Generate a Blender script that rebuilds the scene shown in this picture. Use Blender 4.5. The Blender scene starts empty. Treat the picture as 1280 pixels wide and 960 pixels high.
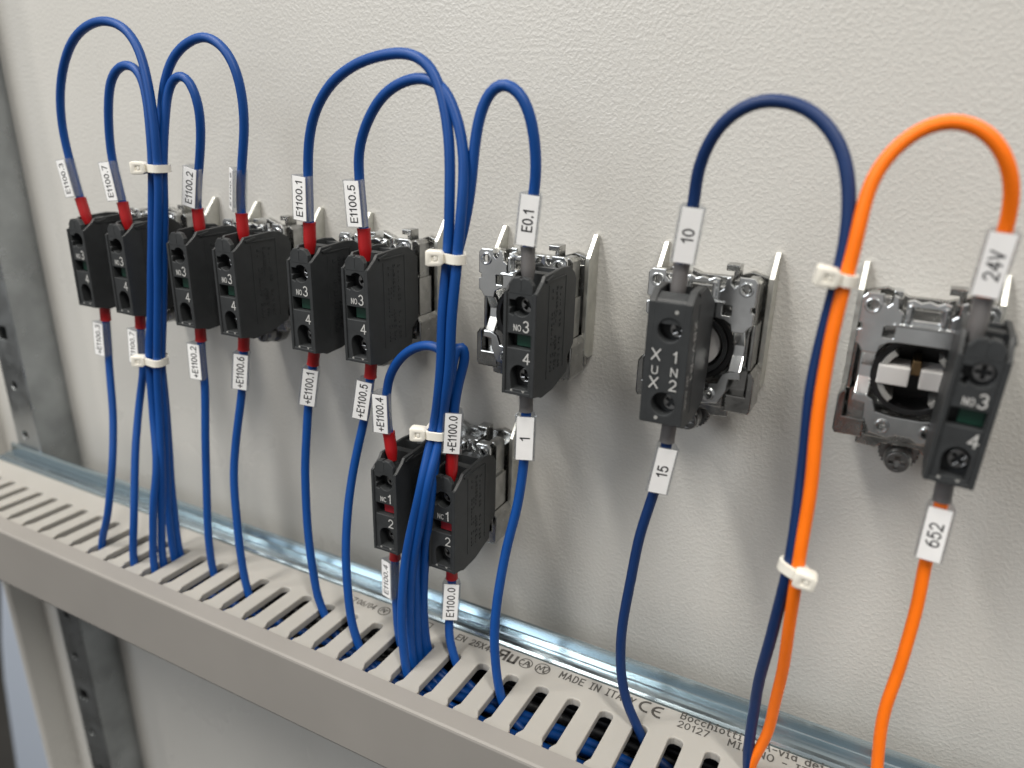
import bpy, bmesh, math, random
from mathutils import Vector, Matrix
random.seed(7)
MM = 0.001
sc = bpy.context.scene
COL = sc.collection

# ---------------------------------------------------------------- camera
cam_data = bpy.data.cameras.new('camera')
cam = bpy.data.objects.new('camera', cam_data); COL.objects.link(cam)
YAW, PITCH, ROLL = math.radians(-27.51), math.radians(-19.39), math.radians(1.52)
fw = Vector((math.sin(YAW)*math.cos(PITCH), math.cos(YAW)*math.cos(PITCH), math.sin(PITCH)))
rt = Vector((math.cos(YAW), -math.sin(YAW), 0)); up = rt.cross(fw)
cr = rt*math.cos(ROLL) + up*math.sin(ROLL); cu = up*math.cos(ROLL) - rt*math.sin(ROLL)
M = Matrix((cr, cu, -fw)).transposed().to_4x4()
M.translation = Vector((73.57, -201.6, 66.93))*MM
cam.matrix_world = M
cam_data.sensor_width = 36; cam_data.lens = 26.9
cam_data.clip_start = 0.005; cam_data.clip_end = 50
cam_data.dof.use_dof = True; cam_data.dof.focus_distance = 0.212; cam_data.dof.aperture_fstop = 9.5
sc.camera = cam
sc.render.resolution_x = 1024; sc.render.resolution_y = 768

# ---------------------------------------------------------------- light: indoor, ceiling lamps
w = bpy.data.worlds.new('World'); sc.world = w; w.use_nodes = True
bg = w.node_tree.nodes['Background']; bg.inputs[0].default_value = (1.0, 0.98, 0.95, 1); bg.inputs[1].default_value = 0.25
def lamp(name, loc, target, sx, sy, power, col):
    d = bpy.data.lights.new(name, 'AREA'); d.shape = 'RECTANGLE'; d.size = sx; d.size_y = sy
    d.energy = power; d.color = col
    o = bpy.data.objects.new(name, d); COL.objects.link(o); o.location = loc
    o.rotation_euler = (Vector(target)-Vector(loc)).to_track_quat('-Z', 'Y').to_euler()
    return o
lamp('ceiling_lamp', (-0.46, -0.62, 1.15), (-0.46, -0.56, 0), 0.13, 0.8, 12.5, (1.0, 0.955, 0.88))
lamp('ceiling_lamp', (0.62, -0.62, 1.10), (0.50, -0.54, 0), 0.13, 0.8, 12.5, (1.0, 0.955, 0.88))
lamp('ceiling_lamp', (-1.15, -0.70, 1.20), (-1.0, -0.60, 0), 0.13, 0.8, 7.5, (1.0, 0.955, 0.88))
lamp('window_light', (-1.3, -2.2, 1.1), (0, 0, 0), 0.9, 1.1, 16, (0.92, 0.96, 1.0))
sc.view_settings.view_transform = 'Standard'; sc.view_settings.look = 'None'
sc.view_settings.exposure = 0.26; sc.view_settings.gamma = 1.0; sc.view_settings.use_curve_mapping = False

# ---------------------------------------------------------------- materials
def mat(name, col, rough=0.5, metal=0.0, spec=0.5, noise=None, bump=None, rough_var=None, coat=0, sss=0):
    """noise=(scale per metre, amount, detail); bump=(scale, strength, distance m)"""
    m = bpy.data.materials.new(name); m.use_nodes = True
    nt = m.node_tree; b = nt.nodes['Principled BSDF']
    b.inputs['Base Color'].default_value = (*col, 1); b.inputs['Roughness'].default_value = rough
    b.inputs['Metallic'].default_value = metal; b.inputs['Specular IOR Level'].default_value = spec
    if coat: b.inputs['Coat Weight'].default_value = coat; b.inputs['Coat Roughness'].default_value = 0.15
    tc = nt.nodes.new('ShaderNodeTexCoord')
    if noise:
        n = nt.nodes.new('ShaderNodeTexNoise'); n.inputs['Scale'].default_value = noise[0]; n.inputs['Detail'].default_value = noise[2]
        nt.links.new(tc.outputs['Object'], n.inputs['Vector'])
        r = nt.nodes.new('ShaderNodeMapRange'); r.inputs['From Min'].default_value = 0.3; r.inputs['From Max'].default_value = 0.7
        r.inputs['To Min'].default_value = 1-noise[1]; r.inputs['To Max'].default_value = 1+noise[1]*0.6
        nt.links.new(n.outputs['Fac'], r.inputs['Value'])
        mx = nt.nodes.new('ShaderNodeMix'); mx.data_type = 'RGBA'; mx.blend_type = 'MULTIPLY'; mx.inputs['Factor'].default_value = 1
        mx.inputs['A'].default_value = (*col, 1); nt.links.new(r.outputs['Result'], mx.inputs['B'])
        nt.links.new(mx.outputs['Result'], b.inputs['Base Color'])
    if rough_var:
        n = nt.nodes.new('ShaderNodeTexNoise'); n.inputs['Scale'].default_value = rough_var[0]; n.inputs['Detail'].default_value = 4
        nt.links.new(tc.outputs['Object'], n.inputs['Vector'])
        r = nt.nodes.new('ShaderNodeMapRange'); r.inputs['From Min'].default_value = 0.3; r.inputs['From Max'].default_value = 0.7
        r.inputs['To Min'].default_value = rough-rough_var[1]; r.inputs['To Max'].default_value = rough+rough_var[1]
        nt.links.new(n.outputs['Fac'], r.inputs['Value']); nt.links.new(r.outputs['Result'], b.inputs['Roughness'])
    if bump:
        n = nt.nodes.new('ShaderNodeTexNoise'); n.inputs['Scale'].default_value = bump[0]; n.inputs['Detail'].default_value = 3
        nt.links.new(tc.outputs['Object'], n.inputs['Vector'])
        bp = nt.nodes.new('ShaderNodeBump'); bp.inputs['Strength'].default_value = bump[1]; bp.inputs['Distance'].default_value = bump[2]
        nt.links.new(n.outputs['Fac'], bp.inputs['Height']); nt.links.new(bp.outputs['Normal'], b.inputs['Normal'])
    return m

def panel_material(name, col):
    m = mat(name, col, rough=0.32, spec=0.5, noise=(9, 0.06, 6), rough_var=(22, 0.10))
    nt = m.node_tree; b = nt.nodes['Principled BSDF']
    tc = nt.nodes.new('ShaderNodeTexCoord')
    n1 = nt.nodes.new('ShaderNodeTexNoise'); n1.inputs['Scale'].default_value = 980; n1.inputs['Detail'].default_value = 2.5; n1.inputs['Distortion'].default_value = 0.2
    n2 = nt.nodes.new('ShaderNodeTexNoise'); n2.inputs['Scale'].default_value = 60; n2.inputs['Detail'].default_value = 2
    for n in (n1, n2): nt.links.new(tc.outputs['Object'], n.inputs['Vector'])
    r = nt.nodes.new('ShaderNodeMapRange'); r.interpolation_type = 'SMOOTHSTEP'; r.inputs['From Min'].default_value = 0.36; r.inputs['From Max'].default_value = 0.70
    nt.links.new(n1.outputs['Fac'], r.inputs['Value'])
    ad = nt.nodes.new('ShaderNodeMath'); ad.operation = 'MULTIPLY_ADD'; ad.inputs[1].default_value = 0.8
    nt.links.new(n2.outputs['Fac'], ad.inputs[0]); nt.links.new(r.outputs['Result'], ad.inputs[2])
    bp = nt.nodes.new('ShaderNodeBump'); bp.inputs['Strength'].default_value = 0.32; bp.inputs['Distance'].default_value = 0.00018
    nt.links.new(ad.outputs['Value'], bp.inputs['Height']); nt.links.new(bp.outputs['Normal'], b.inputs['Normal'])
    return m

M_PANEL = panel_material('powder_coat', (0.55, 0.541, 0.515))
M_DUCT = mat('duct_pvc', (0.37, 0.357, 0.333), rough=0.42, noise=(40, 0.05, 4), bump=(900, 0.05, 0.0001))
M_COVER_SHADED = mat('duct_pvc_shaded', (0.27, 0.256, 0.24), rough=0.42, noise=(30, 0.05, 4), bump=(700, 0.05, 0.0001))  # same PVC as the duct, darkened: shade on the front put into the colour
for m_ in (M_DUCT,):
    p_ = m_.node_tree.nodes['Principled BSDF']; p_.inputs['Subsurface Weight'].default_value = 0.35; p_.inputs['Subsurface Scale'].default_value = 0.0025; p_.inputs['Subsurface Radius'].default_value = (1.0, 0.9, 0.75)
M_BLACK = mat('black_plastic', (0.029, 0.0315, 0.0335), rough=0.48, spec=0.42, noise=(300, 0.15, 4), bump=(2500, 0.12, 0.0001))
M_BLACK2 = mat('black_barrel', (0.012, 0.012, 0.013), rough=0.35)
M_ZINC = mat('zinc_plate', (0.78, 0.80, 0.81), rough=0.20, metal=1, noise=(120, 0.10, 4), rough_var=(250, 0.05))
M_CAST = mat('cast_zinc', (0.42, 0.42, 0.41), rough=0.22, metal=1, noise=(260, 0.22, 5), rough_var=(400, 0.08), bump=(900, 0.07, 0.0002))
M_FIN = mat('cast_fin', (0.62, 0.62, 0.58), rough=0.42, metal=1, noise=(260, 0.12, 5), rough_var=(400, 0.12), bump=(900, 0.18, 0.0002))
M_GALV = mat('galvanised_steel', (0.37, 0.39, 0.40), rough=0.34, metal=0.9, noise=(45, 0.28, 8), rough_var=(120, 0.10))
M_RAIL = mat('blue_zinc_rail', (0.46, 0.55, 0.60), rough=0.24, metal=1)
M_BLUE = mat('blue_insulation', (0.002, 0.054, 0.245), rough=0.46, spec=0.35, noise=(200, 0.06, 3), bump=(500, 0.06, 0.0002))
M_NAVY = mat('navy_insulation', (0.004, 0.025, 0.105), rough=0.46, spec=0.35, noise=(200, 0.06, 3), bump=(500, 0.06, 0.0002))
M_ORANGE = mat('orange_insulation', (0.95, 0.18, 0.004), rough=0.46, spec=0.35, noise=(200, 0.05, 3), bump=(500, 0.06, 0.0002))
M_FILLER = mat('dark_filler', (0.010, 0.010, 0.012), rough=0.5)
M_RED = mat('red_ferrule', (0.34, 0.008, 0.010), rough=0.35)
M_GREYF = mat('grey_ferrule', (0.135, 0.13, 0.13), rough=0.42)
M_CARD = mat('white_card', (0.87, 0.87, 0.87), rough=0.5, coat=0.5, noise=(350, 0.03, 3))
M_INK = mat('black_ink', (0.022, 0.022, 0.025), rough=0.6)
M_DUCTINK = mat('duct_ink', (0.060, 0.055, 0.050), rough=0.6)
M_PRINT = mat('white_print', (0.46, 0.46, 0.45), rough=0.6)
M_GREEN = mat('green_plunger', (0.002, 0.032, 0.019), rough=0.4)
M_REDP = mat('red_plunger', (0.24, 0.008, 0.016), rough=0.4)
M_TIE = mat('nylon_tie', (0.80, 0.77, 0.69), rough=0.38, noise=(300, 0.04, 3))
M_WHITE = mat('white_nylon', (0.66, 0.65, 0.64), rough=0.4)
M_GREYP = mat('grey_plastic_ring', (0.30, 0.30, 0.29), rough=0.45)
M_BRONZE = mat('bronze_spring', (0.25, 0.17, 0.09), rough=0.4, metal=1)
M_STEEL = mat('screw_steel', (0.30, 0.30, 0.30), rough=0.3, metal=1, bump=(900, 0.1, 0.0002))
M_DARKST = mat('dark_screw', (0.17, 0.17, 0.17), rough=0.35, metal=1)
M_FLOOR = mat('floor_dark', (0.035, 0.033, 0.03), rough=0.7, noise=(8, 0.2, 4))
M_PALE = mat('pale_sheet', (0.50, 0.56, 0.66), rough=0.5)
def clear_material():
    m = bpy.data.materials.new('clear_sleeve'); m.use_nodes = True; nt = m.node_tree; nt.nodes.clear()
    out = nt.nodes.new('ShaderNodeOutputMaterial'); tr = nt.nodes.new('ShaderNodeBsdfTransparent'); tr.inputs[0].default_value = (0.90, 0.91, 0.92, 1)
    gl = nt.nodes.new('ShaderNodeBsdfGlossy'); gl.inputs['Roughness'].default_value = 0.12; gl.inputs[0].default_value = (0.9, 0.9, 0.9, 1)
    df = nt.nodes.new('ShaderNodeBsdfDiffuse'); df.inputs[0].default_value = (0.75, 0.76, 0.78, 1)
    lw = nt.nodes.new('ShaderNodeLayerWeight'); lw.inputs['Blend'].default_value = 0.28
    m1 = nt.nodes.new('ShaderNodeMixShader'); m2 = nt.nodes.new('ShaderNodeMixShader'); m2.inputs[0].default_value = 0.06
    pw = nt.nodes.new('ShaderNodeMath'); pw.operation = 'POWER'; pw.inputs[1].default_value = 3.2; ma = nt.nodes.new('ShaderNodeMath'); ma.operation = 'MULTIPLY_ADD'; ma.inputs[1].default_value = 0.7; ma.inputs[2].default_value = 0.05
    lw.inputs['Blend'].default_value = 0.5; nt.links.new(lw.outputs['Facing'], pw.inputs[0]); nt.links.new(pw.outputs[0], ma.inputs[0]); nt.links.new(ma.outputs[0], m1.inputs[0]); nt.links.new(tr.outputs[0], m1.inputs[1]); nt.links.new(gl.outputs[0], m1.inputs[2])
    nt.links.new(m1.outputs[0], m2.inputs[1]); nt.links.new(df.outputs[0], m2.inputs[2]); nt.links.new(m2.outputs[0], out.inputs[0])
    return m
M_CLEAR = clear_material()
def streaks(m, amt=0.10):
    # drawn-metal streaks running along x
    nt = m.node_tree; b = nt.nodes['Principled BSDF']; tc = nt.nodes.new('ShaderNodeTexCoord')
    mp = nt.nodes.new('ShaderNodeMapping'); mp.inputs['Scale'].default_value = (6, 1500, 1500)
    n = nt.nodes.new('ShaderNodeTexNoise'); n.inputs['Scale'].default_value = 1; n.inputs['Detail'].default_value = 4
    nt.links.new(tc.outputs['Object'], mp.inputs[0]); nt.links.new(mp.outputs[0], n.inputs['Vector'])
    r = nt.nodes.new('ShaderNodeMapRange'); r.inputs['From Min'].default_value = 0.3; r.inputs['From Max'].default_value = 0.7
    r.inputs['To Min'].default_value = 0.22-amt; r.inputs['To Max'].default_value = 0.22+amt
    nt.links.new(n.outputs['Fac'], r.inputs['Value']); nt.links.new(r.outputs['Result'], b.inputs['Roughness'])
streaks(M_RAIL, 0.04)

# ---------------------------------------------------------------- helpers (all lengths in millimetres)
def raw(name, verts, faces):
    me = bpy.data.meshes.new(name)
    me.from_pydata([(v[0]*MM, v[1]*MM, v[2]*MM) for v in verts], [], faces)
    return me
def finish(me, angle=14):
    for p in me.polygons: p.use_smooth = True
    me.set_sharp_from_angle(angle=math.radians(angle))
    me.update()
def obj(name, geo, material, parent=None, loc=None, angle=14):
    """geo: list of (verts, faces) in mm, or a ready mesh. Links ONE mesh object."""
    if isinstance(geo, bpy.types.Mesh): me = geo
    else:
        V, F = [], []
        for v, f in geo:
            k = len(V); V += [tuple(p) for p in v]; F += [tuple(i+k for i in q) for q in f]
        me = raw(name, V, F); finish(me, angle)
    if material and not me.materials: me.materials.append(material)
    o = bpy.data.objects.new(name, me); COL.objects.link(o)
    if parent: o.parent = parent
    if loc: o.location = Vector(loc)*MM
    return o
def thing(name, label, cat, loc=(0, 0, 0), group=None):
    o = bpy.data.objects.new(name, None); COL.objects.link(o); o.location = Vector(loc)*MM
    o.empty_display_size = 0.005
    o['label'] = label; o['category'] = cat
    if group: o['group'] = group
    return o
def shift(g, d): return [([(p[0]+d[0], p[1]+d[1], p[2]+d[2]) for p in v], f) for v, f in g]
MAPS = {'XZ': lambda a, b, c: (a, -c, b), 'YZ': lambda a, b, c: (c, a, b), 'XY': lambda a, b, c: (a, b, c)}
def plate(outline, lo, hi, plane='XZ', holes=(), bevel=0.15):
    """Extruded flat shape with holes and bevelled rims. lo..hi along the third axis."""
    cu_ = bpy.data.curves.new('t', 'CURVE'); cu_.dimensions = '2D'; cu_.fill_mode = 'BOTH'
    t = hi-lo; bevel = min(bevel, t*0.45)
    cu_.extrude = t/2-bevel; cu_.bevel_depth = bevel; cu_.bevel_resolution = 1
    cu_.offset = -bevel
    for k, pts in enumerate([outline, *holes]):
        s = cu_.splines.new('POLY'); s.points.add(len(pts)-1); s.use_cyclic_u = True
        cx = sum(p[0] for p in pts)/len(pts); cy = sum(p[1] for p in pts)/len(pts)
        for i, p in enumerate(pts):
            s.points[i].co = (p[0], p[1], 0, 1)
    o = bpy.data.objects.new('t', cu_); COL.objects.link(o)
    dg = bpy.context.evaluated_depsgraph_get(); me = bpy.data.meshes.new_from_object(o.evaluated_get(dg))
    bm = bmesh.new(); bm.from_mesh(me); bmesh.ops.remove_doubles(bm, verts=bm.verts, dist=1e-4)
    bmesh.ops.recalc_face_normals(bm, faces=bm.faces)
    mid = (lo+hi)/2; mp = MAPS[plane]; V = []
    for v in bm.verts:
        a, b, c = v.co
        p = mp(a, b, c)
        V.append((p[0], p[1]+mid, p[2]) if plane == 'XZ' else (p[0]+mid, p[1], p[2]) if plane == 'YZ' else (p[0], p[1], p[2]+mid))
    bm.verts.index_update(); F = [tuple(v.index for v in f.verts) for f in bm.faces]
    bm.free(); COL.objects.unlink(o); bpy.data.objects.remove(o); bpy.data.curves.remove(cu_); bpy.data.meshes.remove(me)
    return (V, F)
def box(x0, x1, y0, y1, z0, z1, bevel=0.15):
    bm = bmesh.new(); bmesh.ops.create_cube(bm, size=1)
    for v in bm.verts: v.co = ((x0+x1)/2+v.co.x*(x1-x0), (y0+y1)/2+v.co.y*(y1-y0), (z0+z1)/2+v.co.z*(z1-z0))
    if bevel: bmesh.ops.bevel(bm, geom=bm.edges, offset=bevel, segments=2, profile=0.5, affect='EDGES')
    V = [tuple(v.co) for v in bm.verts]; bm.verts.index_update(); F = [tuple(v.index for v in f.verts) for f in bm.faces]; bm.free()
    return (V, F)
def circ(cx, cy, r, n=24, a0=0, a1=360):
    full = abs(a1-a0) >= 360; k = n if full else n+1
    return [(cx+r*math.cos(math.radians(a0+(a1-a0)*i/n)), cy+r*math.sin(math.radians(a0+(a1-a0)*i/n))) for i in range(k)]
def rect(x0, x1, y0, y1, r=0, n=4):
    if not r: return [(x0, y0), (x1, y0), (x1, y1), (x0, y1)]
    P = []
    for cx, cy, a in ((x1-r, y0+r, -90), (x1-r, y1-r, 0), (x0+r, y1-r, 90), (x0+r, y0+r, 180)):
        P += [(cx+r*math.cos(math.radians(a+90*i/n)), cy+r*math.sin(math.radians(a+90*i/n))) for i in range(n+1)]
    return P
def lathe(profile, axis='Y', n=28, c=(0, 0, 0)):
    """profile: (along axis, radius)"""
    V, F = [], []
    for a, r in profile:
        for i in range(n):
            t = 2*math.pi*i/n; u, v = r*math.cos(t), r*math.sin(t)
            V.append((c[0]+u, c[1]+a, c[2]+v) if axis == 'Y' else (c[0]+u, c[1]+v, c[2]+a) if axis == 'Z' else (c[0]+a, c[1]+u, c[2]+v))
    for k in range(len(profile)-1):
        for i in range(n):
            j = (i+1) % n; F.append((k*n+i, k*n+j, (k+1)*n+j, (k+1)*n+i))
    F.append(tuple(range(n))); F.append(tuple(reversed(range((len(profile)-1)*n, len(profile)*n))))
    return (V, F)
def catmull(P, step=1.2):
    P = [Vector(p) for p in P]; Q = [P[0]*2-P[1], *P, P[-1]*2-P[-2]]; out = []
    for i in range(1, len(Q)-2):
        p0, p1, p2, p3 = Q[i-1:i+3]
        t0 = 0; t1 = t0+max((p1-p0).length, 1e-3)**.5; t2 = t1+max((p2-p1).length, 1e-3)**.5; t3 = t2+max((p3-p2).length, 1e-3)**.5
        n = max(2, int((p2-p1).length/step))
        for k in range(n):
            t = t1+(t2-t1)*k/n
            a1 = p0*((t1-t)/(t1-t0))+p1*((t-t0)/(t1-t0)); a2 = p1*((t2-t)/(t2-t1))+p2*((t-t1)/(t2-t1)); a3 = p2*((t3-t)/(t3-t2))+p3*((t-t2)/(t3-t2))
            b1 = a1*((t2-t)/(t2-t0))+a2*((t-t0)/(t2-t0)); b2 = a2*((t3-t)/(t3-t1))+a3*((t-t1)/(t3-t1))
            out.append(b1*((t2-t)/(t2-t1))+b2*((t-t1)/(t2-t1)))
    out.append(P[-1]); return out
def smooth_path(P, it=3):
    P = [p.copy() for p in P]
    for _ in range(it):
        P = [P[0]]+[(P[i-1]+P[i]*2+P[i+1])/4 for i in range(1, len(P)-1)]+[P[-1]]
    return P
def tube(path, radius, n=14):
    V, F = [], []; m = len(path)
    T = [(path[min(i+1, m-1)]-path[max(i-1, 0)]).normalized() for i in range(m)]
    nrm = T[0].orthogonal().normalized()
    for i in range(m):
        nrm = (nrm-T[i]*nrm.dot(T[i])).normalized(); b = T[i].cross(nrm)
        r = radius(i/(m-1)) if callable(radius) else radius
        for k in range(n):
            a = 2*math.pi*k/n; V.append(tuple(path[i]+nrm*(r*math.cos(a))+b*(r*math.sin(a))))
    for i in range(m-1):
        for k in range(n):
            j = (k+1) % n; F.append((i*n+k, i*n+j, (i+1)*n+j, (i+1)*n+k))
    F.append(tuple(reversed(range(n)))); F.append(tuple(range((m-1)*n, m*n)))
    return (V, F)
# ---------------------------------------------------------------- stroke lettering (plain engineering sans)
def _a(cx, cy, rx, ry, a0, a1, n=12): return [(cx+rx*math.cos(math.radians(a0+(a1-a0)*i/n)), cy+ry*math.sin(math.radians(a0+(a1-a0)*i/n))) for i in range(n+1)]
GLYPH = {
 '0': (.62, [_a(.31, .5, .28, .5, 90, 450, 22)]), '1': (.42, [[(.02, .76), (.16, .84), (.28, 1), (.28, 0)]]), '2': (.62, [_a(.30, .71, .27, .29, 165, -35, 12)+[(.04, .0), (.60, .0)]]),
 '3': (.62, [_a(.29, .745, .25, .255, 150, -80, 12)+_a(.29, .27, .29, .27, 75, -155, 14)]), '4': (.64, [[(.46, 0), (.46, 1), (.02, .30), (.64, .30)]]),
 '5': (.62, [[(.54, 1), (.14, 1), (.07, .50)]+_a(.29, .33, .29, .33, 130, -150, 14)]), '6': (.62, [_a(.31, .31, .28, .31, 90, 450, 18), _a(.52, .38, .49, .62, 180, 98, 9)]),
 '7': (.60, [[(.02, 1), (.58, 1), (.20, 0)]]), '8': (.62, [_a(.31, .75, .24, .25, 90, 450, 16), _a(.31, .26, .29, .26, 90, 450, 16)]), '9': (.62, [_a(.31, .69, .28, .31, 90, 450, 18), _a(.10, .62, .49, .62, 0, -82, 9)]),
 'E': (.62, [[(.60, 1), (.06, 1), (.06, 0), (.62, 0)], [(.06, .53), (.54, .53)]]), '+': (.6, [[(.30, .12), (.30, .68)], [(.02, .40), (.58, .40)]]), '.': (.26, [[(.13, -.01), (.13, .11)]]),
 'N': (.68, [[(.05, 0), (.05, 1), (.63, 0), (.63, 1)]]), 'O': (.74, [_a(.37, .5, .33, .5, 90, 450, 24)]), 'C': (.70, [_a(.38, .5, .34, .5, 45, 315, 20)]), 'X': (.66, [[(.04, 0), (.62, 1)], [(.04, 1), (.62, 0)]]),
 'U': (.66, [[(.05, 1)]+_a(.33, .30, .28, .30, 180, 360, 12)+[(.61, 1)]]), 'V': (.66, [[(.02, 1), (.33, 0), (.64, 1)]]), 'Z': (.62, [[(.04, 1), (.58, 1), (.03, 0), (.60, 0)]]),
 'B': (.64, [[(.06, 0), (.06, 1), (.34, 1)]+_a(.34, .76, .22, .24, 90, -90, 8)+[(.06, .52)], [(.34, .52)]+_a(.34, .26, .26, .26, 90, -90, 8)+[(.06, 0)]]),
 'A': (.68, [[(.02, 0), (.34, 1), (.66, 0)], [(.13, .34), (.55, .34)]]), 'D': (.68, [[(.06, 0), (.06, 1), (.30, 1)]+_a(.30, .5, .33, .5, 90, -90, 12)+[(.06, 0)]]),
 'M': (.76, [[(.05, 0), (.05, 1), (.38, .35), (.71, 1), (.71, 0)]]), 'I': (.44, [[(.22, 0), (.22, 1)], [(.06, 1), (.38, 1)], [(.06, 0), (.38, 0)]]), 'T': (.62, [[(.31, 0), (.31, 1)], [(.02, 1), (.60, 1)]]),
 'L': (.58, [[(.06, 1), (.06, 0), (.56, 0)]]), 'Y': (.64, [[(.02, 1), (.32, .5), (.62, 1)], [(.32, .5), (.32, 0)]]), 'S': (.62, [_a(.30, .75, .26, .25, 30, 250, 10)+_a(.30, .26, .28, .26, 85, -160, 12)]),
 'P': (.62, [[(.06, 0), (.06, 1), (.34, 1)]+_a(.34, .73, .25, .27, 90, -90, 8)+[(.06, .46)]]), '-': (.5, [[(.06, .45), (.44, .45)]]), '/': (.5, [[(.03, -.05), (.46, 1.02)]]), ' ': (.45, []),
 'o': (.60, [_a(.30, .34, .26, .34, 90, 450, 18)]), 'c': (.56, [_a(.31, .34, .27, .34, 50, 310, 14)]), 'h': (.58, [[(.06, 0), (.06, 1)], [(.06, .40)]+_a(.30, .42, .23, .26, 170, 0, 9)+[(.53, 0)]]),
 'i': (.36, [[(.18, 0), (.18, .66)], [(.18, .90), (.18, 1.0)], [(.04, 0), (.32, 0)], [(.05, .66), (.18, .66)]]), 't': (.46, [[(.18, 1), (.18, .14), (.28, 0), (.42, .03)], [(.02, .68), (.42, .68)]]),
 'v': (.56, [[(.02, .68), (.28, 0), (.54, .68)]]), 'a': (.58, [_a(.28, .30, .25, .30, 90, 450, 16), [(.53, .66), (.53, 0)]]), 'd': (.58, [_a(.28, .32, .25, .32, 90, 450, 16), [(.53, 1), (.53, 0)]]), 'e': (.58, [[(.05, .36), (.53, .36)]+_a(.29, .34, .25, .34, 5, 310, 16)]),
}
def stroke_text(body, origin, right, upv, height, length=None, pen=0.16, align='LEFT', gap=0.20, lift=0.02):
    """Lettering drawn with strokes of one pen width (pen in cap heights). Thin flat mesh in mm."""
    adv = []; x = 0
    for ch in body: adv.append(x); x += GLYPH[ch][0]+gap
    tot = x-gap; sx = height if length is None else length/tot
    R_, U_, O_ = Vector(right), Vector(upv), Vector(origin); N_ = R_.cross(U_); hw = pen*height/2
    ox = {'LEFT': 0, 'CENTER': -tot*sx/2, 'RIGHT': -tot*sx}[align]
    V, F = [], []; lay = 0
    def put(px, py): V.append(tuple(O_+R_*px+U_*py+N_*(lift+0.003*(lay % 4))))
    for ch, ax in zip(body, adv):
        for line in GLYPH[ch][1]:
            P = [Vector(((ax+p[0])*sx+ox, p[1]*height)) for p in line]
            runs = [[P[0]]]
            for i in range(1, len(P)):
                runs[-1].append(P[i])
                if 0 < i < len(P)-1:
                    d0, d1 = (P[i]-P[i-1]).normalized(), (P[i+1]-P[i]).normalized()
                    if d0.dot(d1) < 0.75: runs.append([P[i]])
            for k, run in enumerate(runs):
                lay += 1; m = len(run); base = len(V); cl = (run[0]-run[-1]).length < 1e-4 and m > 4
                for i, p in enumerate(run):
                    q0 = run[i-1] if i else (run[-2] if cl else None); q1 = run[i+1] if i < m-1 else (run[1] if cl else None)
                    d = ((p-q0).normalized() if q0 else Vector((0, 0)))+((q1-p).normalized() if q1 else Vector((0, 0))); d.normalize()
                    n_ = Vector((-d.y, d.x))*hw; e = Vector((0, 0))
                    if not cl and i == 0: e = -d*hw*0.9
                    if not cl and i == m-1: e = d*hw*0.9
                    put(*(p+n_+e)); put(*(p-n_+e))
                F += [(base+2*i+1, base+2*i+3, base+2*i+2, base+2*i) for i in range(m-1)]
    return (V, F)
# ================================================================= SETTING
def lean(z): return -0.038*(z+100)          # the door's folded edge and stiffener run slightly out of plumb
def leanpt(v): return (v[0]+lean(v[2]), v[1], v[2])
ZT, ZB = 330, -460
# inner face of the sheet-steel door
V = [(-330+lean(ZB), 0, ZB), (420, 0, ZB), (420, 0, ZT), (-330+lean(ZT), 0, ZT)]
V += [(x, 1.5, z) for x, y, z in V]
door = obj('door_panel', [(V, [(0, 1, 2, 3), (7, 6, 5, 4), (0, 4, 5, 1), (1, 5, 6, 2), (2, 6, 7, 3), (3, 7, 4, 0)])], M_PANEL)
door['kind'] = 'structure'
# folded return of the door's left edge
fl = plate([(0, 0), (-14.5, 0), (-16, -1.0), (-16, -2.2), (-14.5, -2.2), (0, -2.2)], ZB, ZT, 'XY', bevel=0.3)
fl = ([leanpt((-330+p[1], p[0], p[2])) for p in fl[0]], [tuple(reversed(f)) for f in fl[1]])
o = obj('edge_return', [fl], M_PANEL, door)
# what shows beyond the door: dark floor and a pale sheet standing on it
fv = [(-6000, -3000, -1000), (4000, -3000, -1000), (4000, 6000, -1000), (-6000, 6000, -1000)]
o = obj('floor', [(fv, [(0, 1, 2, 3)])], M_FLOOR); o['kind'] = 'structure'
pv = [(-785, 200, -412), (-832, 200, -560), (-846, 200, -620), (-868, 200, -775), (-895, 200, -990), (100, 200, -990), (100, 200, -250)]
pv += [(x, 204, z) for x, y, z in pv]
o = obj('backdrop_sheet', [(pv, [tuple(range(7)), tuple(range(13, 6, -1))]+[(i, i+7, (i+1) % 7+7, (i+1) % 7) for i in range(7)])], M_PALE); o['kind'] = 'structure'

# perforated upright (galvanised stiffener welded to the door)
up_ = thing('perforated_upright', 'grey galvanised upright with round and square holes at the left edge', 'upright', (-265, 0, ZB))
holes = []
for k in range(-17, 14):
    z = -30+24.4*k
    holes.append(rect(-13.2, -6.8, z-3.2, z+3.2, 0.6) if k % 4 == 0 else circ(-10.0, z, 2.1, 14))
fr = plate(rect(-17.5, -1.2, ZB, ZT), -17.5, -16.3, 'XZ', holes, bevel=0.2)
fr = ([leanpt(p) for p in fr[0]], fr[1])
obj('front_face', shift([fr], (0, 0, -ZB)), M_GALV, up_)
sd = [leanpt(p) for p in box(-1.4, 0.5, -17.9, 0, ZB, ZT, 0.5)[0]], box(-1.4, 0.5, -17.9, 0, ZB, ZT, 0.5)[1]
sd2 = [leanpt((p[0]-16.6, p[1], p[2])) for p in box(-1.2, 0, -16.4, 0, ZB, ZT, 0.25)[0]], sd[1]
obj('side_face', shift([sd], (0, 0, -ZB)), M_GALV, up_); obj('side_face', shift([sd2], (0, 0, -ZB)), M_GALV, up_)

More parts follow.
